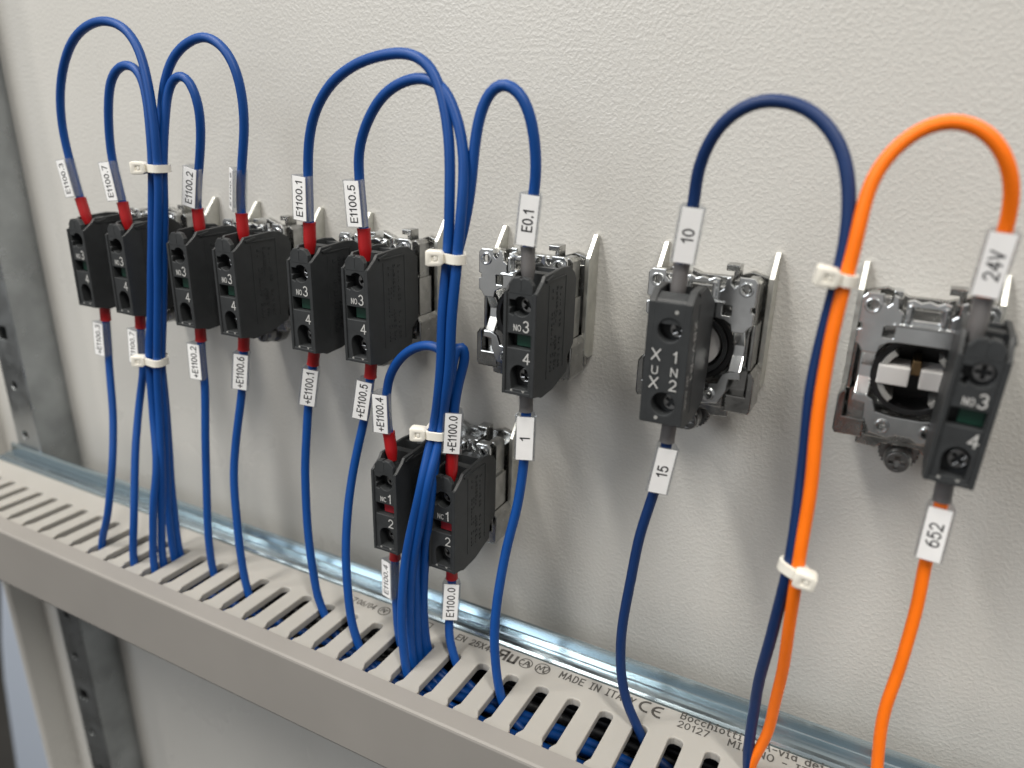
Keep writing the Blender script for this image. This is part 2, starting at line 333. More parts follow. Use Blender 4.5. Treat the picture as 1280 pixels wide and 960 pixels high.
# top-hat mounting rail carrying the duct
RX0, RX1 = -287, 330
rail = thing('mounting_rail', 'shiny zinc-plated mounting rail running behind the wiring duct', 'rail', (RX0, -17.6, -90))
prof = [(-17.7, -84.6), (-18.7, -84.6), (-18.9, -88.1), (-19.3, -88.3), (-21.6, -88.35), (-21.8, -88.75), (-23.6, -88.85), (-24.6, -89.2), (-25.2, -89.8), (-25.4, -90.6), (-25.4, -113), (-24.4, -113), (-24.4, -90.8), (-23.9, -90.0),
        (-19.0, -89.8), (-18.0, -89.2), (-17.7, -88.0)]
g = plate(prof, RX0, RX1, 'YZ', bevel=0.05)
low = plate([(-17.7, -119), (-18.9, -119), (-19, -115), (-24.4, -114.2), (-24.4, -113.0), (-18, -114), (-17.7, -115)], RX0, RX1, 'YZ', bevel=0.12)
obj('rail_profile', shift([g, low], (-RX0, 17.6, 90)), M_RAIL, rail)

# slotted wiring duct
DX0, DX1, PITCH, S0 = -330, 330, 9.9, -118.4
duct = thing('wiring_duct', 'beige slotted wiring duct with printed markings running along the bottom', 'duct', (DX0, -44, -115))
def slot(cx):
    a, b, w, nw = -55.6, -35.6, 2.0, 1.0      # front, back, half width, half width of the neck
    return [(cx-nw, a-5.5), (cx+nw, a-5.5), (cx+nw, a+0.3), (cx+nw+0.25, a+1.0), (cx+w, a+2.4), (cx+w, b-1.3), (cx+w-0.35, b-0.5), (cx+w-1.2, b),
            (cx-w+1.2, b), (cx-w+0.35, b-0.5), (cx-w, b-1.3), (cx-w, a+2.4), (cx-nw-0.25, a+1.0), (cx-nw, a+0.3)]
slots = [slot(S0+PITCH*k) for k in range(-20, 44)]
top = plate(rect(DX0, DX1, -62.0, -25.6), -92.6, -90.0, 'XY', slots, bevel=0.36)
ofs = (-DX0, 44, 115)
obj('slotted_wall', shift([top], ofs), M_DUCT, duct)
bot = plate(rect(DX0, DX1, -62.0, -25.6), -113.9, -112.4, 'XY', slots, bevel=0.22)
obj('slotted_wall', shift([bot], ofs), M_DUCT, duct)
obj('base', shift([box(DX0, DX1, -27.3, -25.6, -112.4, -92.6, 0)], ofs), M_DUCT, duct)
cov = plate([(-56.9, -89.25), (-62.7, -89.25), (-63.4, -89.5), (-63.6, -90.1), (-63.6, -113.6), (-63.2, -114.5), (-62.2, -114.9), (-56.9, -114.9), (-56.9, -114.1), (-61.5, -114.1), (-62.6, -113.2),
             (-62.6, -91), (-61.6, -89.95), (-56.9, -89.95)], DX0-2, DX1, 'YZ', bevel=0.12)
obj('cover', shift([cov], ofs), M_COVER_SHADED, duct)
def print_on_duct(body, x, y, h, length=None, weight=0.0, align='LEFT', th=0.015):
    return stroke_text(body, (x, y, -89.99), (1, 0, 0), (0, 1, 0), h, length, 0.16, align, 0.24)
D = []
D.append(print_on_duct('07', -77.6, -31.2, 2.6, 4.4)); D.append(print_on_duct('06/04', -72.4, -31.0, 2.4, 7.2))
D.append(print_on_duct('EN 25X40', -33.6, -30.2, 2.6, 13.6))
D.append(print_on_duct('MADE IN ITALY', 2.3, -29.8, 2.7, 23.2))
D.append(print_on_duct('Bocchiotti SPA-via dei', 38.6, -28.0, 2.6, 37.5)); D.append(print_on_duct('20127', 38.7, -31.3, 2.3, 8.4))
D.append(print_on_duct('MILANO - ITALIA', 52.4, -31.3, 2.4, 28))
for d_ in D: obj('lettering', shift([d_], ofs), M_DUCTINK, duct)
def ring2(cx, cy, r, wdt, n=30):
    o_, i_ = circ(cx, cy, r, n), circ(cx, cy, r-wdt, n); V = [(*p, -89.955) for p in o_+i_]
    return (V, [(k, (k+1) % n, n+(k+1) % n, n+k) for k in range(n)])
def stroke(x0, y0, x1, y1, wd=0.45, z=-89.953):
    d = Vector((x1-x0, y1-y0)); n = Vector((-d.y, d.x)).normalized()*wd/2
    return ([(x0+n.x, y0+n.y, z), (x0-n.x, y0-n.y, z), (x1-n.x, y1-n.y, z), (x1+n.x, y1+n.y, z)], [(0, 1, 2, 3)])
KS = []; K = []
# certification marks: reversed R joined to U, two ringed marks, CE, ringed mark and a small box
K += [stroke(-15.6, -31.5, -15.6, -27.0, 0.9), stroke(-18.0, -27.3, -15.4, -27.3, 0.8), stroke(-18.1, -27.2, -18.1, -29.4, 0.8), stroke(-18.0, -29.2, -15.6, -29.2, 0.7), stroke(-16.6, -29.2, -18.2, -31.5, 0.9),
      stroke(-14.2, -27.6, -14.2, -31.2, 0.9), stroke(-14.6, -31.1, -11.9, -31.1, 0.9), stroke(-12.2, -27.6, -12.2, -31.4, 0.9)]
KS.append(K); K = [ring2(-8.9, -29.3, 2.2, 0.35)]
def arc(cx, cy, r, a0, a1, wd=0.45, n=12):
    p = circ(cx, cy, r, n, a0, a1); return [stroke(*p[i], *p[i+1], wd) for i in range(n)]
K += arc(-10.1, -29.3, 0.9, 60, 300, 0.35) + [stroke(-8.6, -28.0, -9.4, -30.6, 0.4), stroke(-8.6, -28.0, -7.6, -30.6, 0.4), stroke(-9.3, -29.6, -7.7, -29.6, 0.35), stroke(-8.2, -28.2, -7.2, -30.2, 0.35)]
KS.append(K); K = [ring2(-3.4, -29.0, 2.4, 0.35)]
K += [stroke(-4.9, -30.4, -4.6, -28.0, 0.35), stroke(-4.6, -28.0, -3.9, -29.8, 0.35), stroke(-3.9, -29.8, -3.2, -27.6, 0.35), stroke(-3.2, -27.6, -2.8, -30.2, 0.35)] + arc(-2.3, -28.4, 0.7, -40, 160, 0.35) + [stroke(-1.7, -28.8, -2.8, -30.5, 0.35), stroke(-2.8, -30.4, -1.4, -30.4, 0.35)]
KS.append(K); K = []
K += arc(29.2, -28.6, 2.0, 70, 290, 0.75) + arc(33.0, -28.9, 2.0, 70, 290, 0.75) + [stroke(31.2, -28.9, 33.2, -28.9, 0.6)]
KS.append(K); K = [ring2(-61.6, -29.8, 2.2, 0.4)]
K += [stroke(-62.8, -30.6, -62.2, -28.6, 0.4), stroke(-62.2, -28.6, -61.4, -30.6, 0.4), stroke(-61.2, -28.7, -61.2, -30.8, 0.4), stroke(-61.2, -29.0, -60.2, -29.2, 0.4)]
KS.append(K); K = []
K += [      stroke(-47.4, -30.6, -43.6, -30.6, 0.35), stroke(-47.4, -27.4, -43.6, -27.4, 0.35), stroke(-47.4, -30.6, -47.4, -27.4, 0.35), stroke(-43.6, -30.6, -43.6, -27.4, 0.35)]
KS.append(K)
for K in KS: obj('certification_mark', shift(K, ofs), M_DUCTINK, duct)

# ================================================================= MOUNTING COLLARS
def arcp(cx, cz, r, a0, a1, n=14): return circ(cx, cz, r, n, a0, a1)
def mirror(P): return [(-x, z) for x, z in reversed(P)]
CZ = 13.6
def collar_meshes():
    R = {}
    # cast housing
    hs = plate([(-12.6, -1.2), (-9.5, -2.4), (9.5, -2.4), (12.6, -1.2), (13.0, 8), (12.2, 9), (12.2, 18), (13.0, 19), (13.0, 30.0), (12, 31.0), (10.2, 31.0), (9.8, 28.2), (6.8, 28.2), (6.4, 30.6), (5.2, 30.6), (4.8, 26.0), (-4.8, 26.0), (-5.2, 30.6), (-6.4, 30.6), (-6.8, 28.2), (-9.8, 28.2), (-10.2, 31.0), (-12, 31.0), (-13.0, 30.0), (-13.0, 19), (-12.2, 18), (-12.2, 9), (-13.0, 8)],
               -13.5, -8.2, 'XZ', [circ(0, CZ, 9.2, 32)], 0.3)
    hs2 = plate([(-11.4, -1.0), (11.4, -1.0), (11.8, 8), (11.8, 27.4), (-11.8, 27.4), (-11.8, 8)], -8.3, -2.5, 'XZ', [circ(0, CZ, 9.2, 32)], 0.3)
    foot = plate([(-13.6, -2.0), (13.6, -2.0), (13.6, 29.5), (9.0, 30.8), (4.0, 29.0), (-4.0, 29.0), (-9.0, 30.8), (-13.6, 29.5)], -2.6, -0.2, 'XZ', [circ(0, CZ, 11.0, 32)], 0.3)
    rib1 = box(-11.5, -7.5, -16.8, -13, 24.5, 31.0, 0.3); rib2 = box(7.5, 11.5, -16.8, -13, 24.5, 31.0, 0.3)
    rib3 = box(-8.0, 8.0, -16.6, -13, -1.8, 2.6, 0.3)
    R['housing'] = (([hs, hs2, foot, rib1, rib2, rib3]), M_CAST)
    # stamped clamp plate, upper half
    half = [(-4.6, 26.0), (-4.6, 28.2), (-5.6, 29.0), (-6.0, 31.6), (-7.0, 32.0), (-7.2, 30.2), (-8.0, 29.4), (-8.8, 30.2), (-9.0, 32.0), (-12.4, 32.0), (-13.3, 31.0), (-13.3, 25.2), (-12.5, 24.9), (-12.5, 23.9), (-13.3, 23.6), (-13.3, 20.6), (-12.4, 20.0), (-11.6, 18.6), (-8.4, 18.6), (-8.0, 20.4), (-6.5, 21.3), (-4.6, 21.6)]
    half = half[::-1]                                          # runs from the arc outwards and back to the middle
    out = half + mirror(half)
    out = arcp(0, CZ, 9.0, 40, 140)[::-1][0:0] + out
    up1 = plate(out, -18.3, -17.2, 'XZ', [circ(-10.9, 29.3, 1.05, 16), circ(10.9, 29.3, 1.05, 16), rect(-7.9, -5.7, 22.4, 25.0, 0.4), rect(5.7, 7.9, 22.4, 25.0, 0.4)], 0.22)
    R['clamp_plate'] = ([up1], M_ZINC)
    lowhalf = [(-3.0, 4.4), (-6.4, 5.0), (-7.4, 7.6), (-9.2, 8.6), (-11.6, 8.6), (-11.9, 6.9), (-9.2, 6.5), (-8.9, 3.4), (-7.2, -0.2), (-3.2, -0.9), (-1.4, 0.0)]
    low = plate(lowhalf + mirror(lowhalf), -18.0, -16.9, 'XZ', [circ(-4.6, 1.9, 1.0, 16), circ(4.6, 1.9, 1.0, 16)], 0.22)
    R['lower_plate'] = ([low], M_ZINC)
    for x, z, r in ((-10.9, 29.3, 1.75), (10.9, 29.3, 1.75), (-4.6, 1.9, 1.6), (4.6, 1.9, 1.6)):
        R['eyelet%d' % len(R)] = ([plate(circ(x, z, r, 20), -18.75, -18.0, 'XZ', [circ(x, z, r-0.62, 20)], 0.2)], M_ZINC)
    st = [(-17.4, 20.5), (-17.9, 19.6), (-16.2, 17.4), (-14.6, 14.6), (-14.8, 12.0), (-16.6, 9.6), (-17.6, 8.0), (-17.0, 7.6), (-15.7, 9.0), (-13.6, 11.6), (-13.4, 15.0), (-15.2, 18.2), (-16.8, 20.2)]
    R['spring_arm'] = ([plate(st, -11.6, -8.6, 'YZ', bevel=0.25)], M_ZINC)
    R['spring_arm2'] = ([plate(st, 8.6, 11.6, 'YZ', bevel=0.25)], M_ZINC)
    # bridge lever across the top
    br = [plate([(-4.3, 25.4), (4.3, 25.4), (4.3, 30.9), (3.0, 31.3), (1.6, 30.7), (0, 31.2), (-1.6, 30.7), (-3.0, 31.3), (-4.3, 30.9)], -17.6, -16.2, 'XZ', [rect(-2.6, 2.6, 26.8, 29.6, 0.5)], 0.25),
          box(-3.95, -2.85, -19.2, -16.4, 26.2, 30.6, 0.45), box(2.85, 3.95, -19.2, -16.4, 26.2, 30.6, 0.45), box(-6.2, 6.2, -19.0, -17.9, 25.3, 25.95, 0.28)]
    R['bridge_lever'] = (br, M_ZINC)
    hook = [plate([(3.6, 31.6), (5.6, 31.6), (5.6, 26.5), (7.0, 26.5), (7.0, 33.2), (3.6, 33.2)], -9.0, -4.8, 'XZ', bevel=0.25), box(-7.4, -5.4, -10.5, -6.0, 26.5, 31.6, 0.3)]
    R['hook'] = (hook[:1], M_CAST); R['stop_lug'] = (hook[1:], M_ZINC)
    fn = [(-0.1, 36.0), (-1.6, 36.2), (-6.6, 30.2), (-6.8, 29), (-6.8, 4.2), (-5.6, 2.0), (-3.6, 1.0), (-0.1, 1.0)]
    R['fin'] = ([plate(fn, 13.7, 15.1, 'YZ', bevel=0.25)], M_FIN)
    R['fin2'] = ([plate(fn, -15.1, -13.7, 'YZ', bevel=0.25)], M_FIN)
    def claw(s):
        a = [(8.4, -2.6), (14.4, -2.6), (15.0, -1.6), (15.0, 7.0), (13.9, 8.6), (13.2, 8.2), (13.2, 2.0), (8.4, 2.0)]
        if s < 0: a = mirror(a)
        b = [(12.6, 8.0), (13.6, 8.6), (13.6, 20.0), (12.6, 20.0)]
        if s < 0: b = mirror(b)
        return [plate(a, -16.2, -6.8, 'XZ', bevel=0.35), plate(b, -14.6, -8, 'XZ', bevel=0.25)]
    R['claw'] = (claw(1), M_CAST); R['claw2'] = (claw(-1), M_CAST)
    lip = [plate([(-9.6, -4.2), (-5.2, -4.6), (-3.8, -3.2), (3.8, -3.2), (5.2, -4.6), (9.6, -4.2), (9.6, -1.4), (-9.6, -1.4)], -15.8, -9.5, 'XZ', bevel=0.3)]
    R['lip'] = (lip, M_CAST)
    R['barrel'] = ([plate(circ(0, CZ, 9.1, 36), -15.6, -0.6, 'XZ', [circ(0, CZ, 7.7, 36)], 0.2), plate(circ(0, CZ, 9.0, 36), -6.5, -5.0, 'XZ', bevel=0.1)], M_BLACK2)
    # clamp screw
    sw = lathe([(-12.2, 2.3), (-14.2, 2.3), (-14.2, 3.0), (-16.6, 3.0), (-17.3, 2.6), (-17.0, 2.2), (-16.6, 0.1)], 'Y', 26, (0, 0, -6.3))
    cross = [(-0.45, 1.7), (-0.45, 0.45), (-1.7, 0.45), (-1.7, -0.45), (-0.45, -0.45), (-0.45, -1.7), (0.45, -1.7), (0.45, -0.45), (1.7, -0.45), (1.7, 0.45), (0.45, 0.45), (0.45, 1.7)]
    hd = shift([plate(circ(0, 0, 2.5, 24), -18.2, -17.55, 'XZ', [cross], 0.15)], (0, 0, -6.3))
    R['clamp_screw'] = ([sw, *hd], M_STEEL)
    kn = []
    for i in range(26):
        t = 2*math.pi*i/26; kn.append(box(4.15*math.cos(t)-0.3, 4.15*math.cos(t)+0.3, -12.6, -9.0, -5.6+4.15*math.sin(t)-0.3, -5.6+4.15*math.sin(t)+0.3, 0.1))
    kn.append(lathe([(-12.3, 4.1), (-9, 4.1)], 'Y', 26, (0, 0, -5.6)))
    R['knurled_washer'] = (kn, M_STEEL)
    return R
NAMES = {'spring_arm2': 'spring_arm', 'fin2': 'fin', 'claw2': 'claw', 'eyelets': 'eyelet_rims'}
CM = None
def collar(x, z, label):
    global CM
    if CM is None:
        CM = {}
        for k, (g, m) in collar_meshes().items():
            V, F = [], []
            for v, f in g:
                n = len(V); V += v; F += [tuple(i+n for i in q) for q in f]
            me = raw(k, V, F); finish(me); me.materials.append(m); CM[k] = me
    r = thing('mounting_collar', label, 'collar', (x, 0, z), 'metal mounting collars on the door')
    for k, me in CM.items(): obj(NAMES.get(k, 'eyelet' if k.startswith('eyelet') else k), me, None, r)
    return r
COLLARS = {}
for key, x, z, lab in (('a', -168.7, 0, 'metal mounting collar behind the leftmost pair of contact blocks'), ('b', -119.1, 0, 'metal mounting collar behind the second pair of contact blocks from the left'),
                       ('c', -69.6, 0, 'metal mounting collar behind the blocks marked E1100.1 and E1100.5'), ('n', -42.1, -58.8, 'metal mounting collar behind the lower pair of blocks above the duct'),
                       ('d', -20.0, 0, 'metal mounting collar behind the single block marked E0.1'), ('e', 29.0, 0, 'metal mounting collar behind the block printed 1N2'),
                       ('f', 78.2, 0, 'metal mounting collar with white plungers in its open middle, far right')):
    COLLARS[key] = collar(x, z, lab)
# actuator seen in the open collars
obj('plunger', [box(-7.6, -1.1, -17.5, -9.0, 11.6, 16.0, 0.3)], M_WHITE, COLLARS['f']); obj('plunger', [box(1.0, 7.4, -17.5, -9.0, 11.6, 16.0, 0.3)], M_WHITE, COLLARS['f'])
obj('return_spring', [box(-1.0, 0.9, -16.0, -8.0, 14.2, 17.6, 0.3)], M_BRONZE, COLLARS['f'])
def ringarc(r0, r1, a0, a1, y0, y1): return plate(circ(0, CZ, r1, 18, a0, a1)+circ(0, CZ, r0, 18, a0, a1)[::-1], y0, y1, 'XZ', bevel=0.2)
for a in ((130, 235), (-55, 50)): obj('guide_ring', [ringarc(6.3, 7.6, a[0], a[1], -17.0, -8.0)], M_GREYP, COLLARS['f'])
obj('guide_ring', [ringarc(2.6, 5.6, -75, 80, -15.2, -8.0)], M_WHITE, COLLARS['e'])
obj('guide_ring', [ringarc(6.4, 7.6, -80, 90, -16.4, -8.0)], M_BLACK, COLLARS['e'])

# ================================================================= CONTACT BLOCKS
SIDE = [(0, 0), (0, 26.4), (0.6, 26.6), (3.7, 28.8), (4.8, 30.1), (15.5, 30.8), (19.5, 30.4), (22.6, 28.4), (24, 26.5), (24, 8.5), (20.6, 6.0), (20.4, 1.6), (16, 0.3), (12, -1.0), (5, -1.4), (3.4, -0.7)]
CORE = [(4.2, -0.9), (4.2, 25.6), (9.5, 25.6), (9.7, 29.5), (11.6, 29.8), (11.8, 27), (16, 27), (16.2, 29.8), (19.5, 29.5), (22.3, 28), (23.6, 26.2), (23.6, 8.7), (20.2, 6.2), (20.0, 1.8), (16, .5), (12, -.8), (5, -1.1)]
CAPX = [(-3.35, 25.8), (3.25, 25.8), (3.25, 28.3), (2.1, 29.9), (0.35, 30.2), (0.2, 29.8), (-0.2, 29.8), (-0.35, 30.2), (-2.1, 29.9), (-3.35, 28.3)]
UPH = arcp(0.35, 22.9, 2.45, -140, 128, 22) + [(-1.4, 24.4), (-3.1, 24.4), (-3.1, 22.6), (-2.6, 22.3), (-3.0, 20.9), (-1.9, 20.5)]
LOH = arcp(0.2, 5.4, 2.5, 0, 180, 16) + [(-2.3, 4.4), (-1.9, 1.5), (2.6, 1.5), (2.7, 4.4)]
CROSS = [(-0.35, 1.4), (-0.35, 0.35), (-1.4, 0.35), (-1.4, -0.35), (-0.35, -0.35), (-0.35, -1.4), (0.35, -1.4), (0.35, -0.35), (1.4, -0.35), (1.4, 0.35), (0.35, 0.35), (0.35, 1.4)]
def rj(P, s): return P
def mesh_of(name, geos, m, angle=14):
    V, F = [], []
    for v, f in geos:
        n = len(V); V += v; F += [tuple(i+n for i in q) for q in f]
    me = raw(name, V, F); finish(me, angle); me.materials.append(m); return me
def emboss(seed, x, d0, d1, z0, z1):
    rr = random.Random(seed); out = []
    for row in range(3):                                         # worn moulded marking, read sideways in the photo
        d = d0+(d1-d0)*(row+0.3)/3; z = z0; hgt = (1.5, 0.9, 0.9)[row]
        while z < z1:
            l = rr.choice((0.5, 0.7, 0.9)); k = rr.random()
            if k < 0.8:
                out.append(box(x-0.05, x+0.12, d, d+0.25, z, z+l, 0))
                if rr.random() < 0.7: out.append(box(x-0.05, x+0.12, d, d+hgt, z, z+0.22, 0))
                if rr.random() < 0.6: out.append(box(x-0.05, x+0.12, d+hgt-0.25, d+hgt, z, z+l, 0))
            z += l+rr.choice((0.35, 0.45, 0.9))
    return out
BM = {}
BM['body'] = mesh_of('body', [plate(SIDE, 3.45, 4.5, 'YZ', bevel=0.2), plate(SIDE, -4.5, -3.6, 'YZ', bevel=0.2), plate(CORE, -3.65, 3.5, 'YZ', bevel=0.05), plate(CAPX, 0.35, 2.1, 'XZ', bevel=0.3), box(-0.1, 0.1, 0.25, 0.6, 26.8, 29.6, 0.03),
    plate(rect(-3.7, 3.55, 0.3, 26.2), 0.4, 4.3, 'XZ', [UPH, LOH, rect(-3.3, 3.1, 12.2, 15.9, 0.25)], 0.18),
    box(-3.6, 3.45, 0.05, 0.6, 0.0, 0.8, 0.1), box(4.45, 4.62, 7.0, 7.3, 3, 27.5, 0.03), box(4.45, 4.62, 17.0, 17.3, 4, 28.5, 0.03), box(4.4, 4.75, 5.0, 16.5, 28.3, 28.8, 0.1),
    plate([(4.6, 29.2), (8.8, 29.9), (8.8, 29.3), (5.4, 28.4)], 4.4, 4.9, 'YZ', bevel=0.1)], M_BLACK)
BM['mark'] = mesh_of('moulded_marking', emboss(3, 4.5, 8.6, 15.6, 4.5, 26), M_BLACK)
BM['screw'] = mesh_of('terminal_screw', [plate(circ(0, 0, 1.95, 22), 3.2, 4.25, 'XZ', [CROSS], 0.2)], M_STEEL)
BM['dots'] = mesh_of('print', [plate(circ(-1.9, 1.0, 0.35, 10), 0.34, 0.44, 'XZ', bevel=0.0), plate([(1.0, 1.3), (1.9, 1.3), (1.45, 0.6)], 0.34, 0.44, 'XZ', bevel=0.0)], M_GREYP)
def tx(s, x, z, h, l=None, wt=0.15): return stroke_text(s, (x, 0.28, z), (1, 0, 0), (0, 0, 1), h, l, wt)
BM['NO'] = [mesh_of('lettering', [q], M_PRINT) for q in (tx('NO', -1.6, 16.8, 1.45, 2.0), tx('3', 1.0, 16.7, 2.7, 1.55, 0.13), tx('4', 1.3, 8.6, 2.6, 1.7, 0.13))]
BM['NC'] = [mesh_of('lettering', [q], M_PRINT) for q in (tx('NC', -1.4, 16.8, 1.45, 2.0), tx('1', 1.4, 16.7, 2.7, 1.0, 0.13), tx('2', 1.2, 8.6, 2.6, 1.6, 0.13))]
BM['pl'] = mesh_of('plunger', [box(-1.4, 3.0, 2.0, 4.0, 12.5, 15.6, 0.1)], M_GREEN); BM['plr'] = mesh_of('plunger', [box(-1.4, 3.0, 2.0, 4.0, 12.5, 15.6, 0.1)], M_REDP)
def contact_block(x, z, kind, label, group):
    r = thing('contact_block', label, 'contact block', (x, -40, z), group)
    rb = random.Random(label); r.rotation_euler = (0, math.radians(rb.uniform(-0.5, 0.5) if x < 80 else 2.6), math.radians(rb.uniform(-0.7, 0.7)))
    obj('body', BM['body'], None, r); obj('moulded_marking', BM['mark'], None, r)
    for zz in (22.9, 4.6):
        s_ = obj('terminal_screw', BM['screw'], None, r, (0.75, 0, zz)); s_.rotation_euler = (0, rb.uniform(0, 1.6), 0)
    obj('indicator', BM['plr'] if kind == 'NC' else BM['pl'], None, r)
    for q in BM[kind]: obj('lettering', q, None, r)
    obj('symbol', BM['dots'], None, r)
    return r
GB = 'black contact blocks on the door'
BX = {'3': -178.7, '7': -158.7, '2': -129.1, '6': -109.1, '1': -79.6, '5': -59.6, '4': -52.1, '0': -32.1, 'E': -9.1, '24': 87.2, '10': 28.1}
for k, z, kind, lab in (('3', 0, 'NO', 'black contact block NO 3-4 at the far left end of the upper row'), ('7', 0, 'NO', 'black contact block NO 3-4, second from the left, beside the first wire bundle'),
        ('2', 0, 'NO', 'black contact block NO 3-4 just right of the leftmost wire bundle'), ('6', 0, 'NO', 'black contact block NO 3-4 under the clear marker sleeve with no readable label'),
        ('1', 0, 'NO', 'black contact block NO 3-4 under the outer end of the biggest blue loop'), ('5', 0, 'NO', 'black contact block NO 3-4 just left of the middle wire bundle'),
        ('4', -58.8, 'NC', 'black contact block NC 1-2, left one of the lower pair'), ('0', -58.8, 'NC', 'black contact block NC 1-2, right one of the lower pair'),
        ('E', 0, 'NO', 'black contact block NO 3-4 standing alone under the wire marker E0.1'), ('24', 0, 'NO', 'black contact block NO 3-4 at the far right with orange wires')):
    contact_block(BX[k], z, kind, lab, GB)
# lamp block printed 1N2
lb = thing('lamp_block', 'black terminal block printed XUX and 1N2 in the middle of its collar', 'terminal block', (28.1, -40, 0))
LS = [(0, 0.6), (0, 28.8), (0.8, 29.6), (3.0, 31.3), (9.0, 31.6), (13.0, 30.4), (20.5, 26.0), (20.8, 9.0), (19.4, 1.2), (12, -1.2), (3.0, -1.0), (0.6, 0.0)]
LC = [(3.6, -0.8), (3.6, 25.0), (8.5, 25.0), (8.5, 31.2), (13.0, 30.1), (20.2, 25.8), (20.5, 9.0), (19.1, 1.4), (12, -1.0)]
obj('body', [plate(LS, 3.3, 5.0, 'YZ', bevel=0.2), plate(LS, -5.0, -3.4, 'YZ', bevel=0.2), plate(LC, -3.5, 3.4, 'YZ', bevel=0.05),
    plate(rect(-3.6, 3.5, 0.2, 28.9), 0.02, 3.7, 'XZ', [circ(0.3, 22.6, 2.75, 26), circ(0.3, 5.2, 2.75, 26)], 0.2), plate([(0.3, 28.5), (1.0, 29.4), (3.2, 30.6), (3.7, 30.4), (3.7, 24), (0.3, 24)], -3.5, 3.4, 'YZ', bevel=0.15),
    box(4.95, 5.1, 6.0, 6.4, 2, 28, 0.05), plate([(4, 30.9), (9, 31.4), (9, 30.5), (5, 29.9)], 4.8, 5.3, 'YZ', bevel=0.1)], M_BLACK, lb)
for zz in (22.6, 5.2): obj('terminal_screw', BM['screw'], M_DARKST, lb, (1.4, 0.05, zz-0.3)).rotation_euler = (0, 0.4+zz*0.03, 0)
L = []
for i, (a, b) in enumerate((('X', '1'), ('U', 'N'), ('X', '2'))):
    z = 15.6-3.35*i
    L.append(stroke_text(a, (-2.2, -0.22, z), (1, 0, 0), (0, 0, 1), 2.5 if a == 'X' else 1.8, 2.1 if a == 'X' else 1.5, 0.14, 'CENTER'))
    L.append(stroke_text(b, (2.3, -0.22, z), (1, 0, 0), (0, 0, 1), 2.4 if b != 'N' else 1.9, 0.9 if b == '1' else 1.6, 0.14, 'CENTER'))
obj('lettering', L[0::2], M_PRINT, lb); obj('lettering', L[1::2], M_PRINT, lb)
SL = [stroke_text('ZBV-B1', (5.06, 3.2, 24.5), (0, 0, -1), (0, 1, 0), 1.9, 14.0, 0.13), stroke_text('24V AC/DC', (5.06, 0.9, 12.6), (0, 0, -1), (0, 1, 0), 1.3, 8.5, 0.12)]
for q in SL: obj('side_lettering', [q], M_PRINT, lb)
obj('moulded_dot', [lathe([(-0.12, 0.45), (0.1, 0.45)], 'Y', 14, (1.6, 0, 26.9))], M_GREYP, lb); obj('moulded_dot', [lathe([(-0.12, 0.45), (0.1, 0.45)], 'Y', 14, (-1.0, 0, 1.7))], M_GREYP, lb)

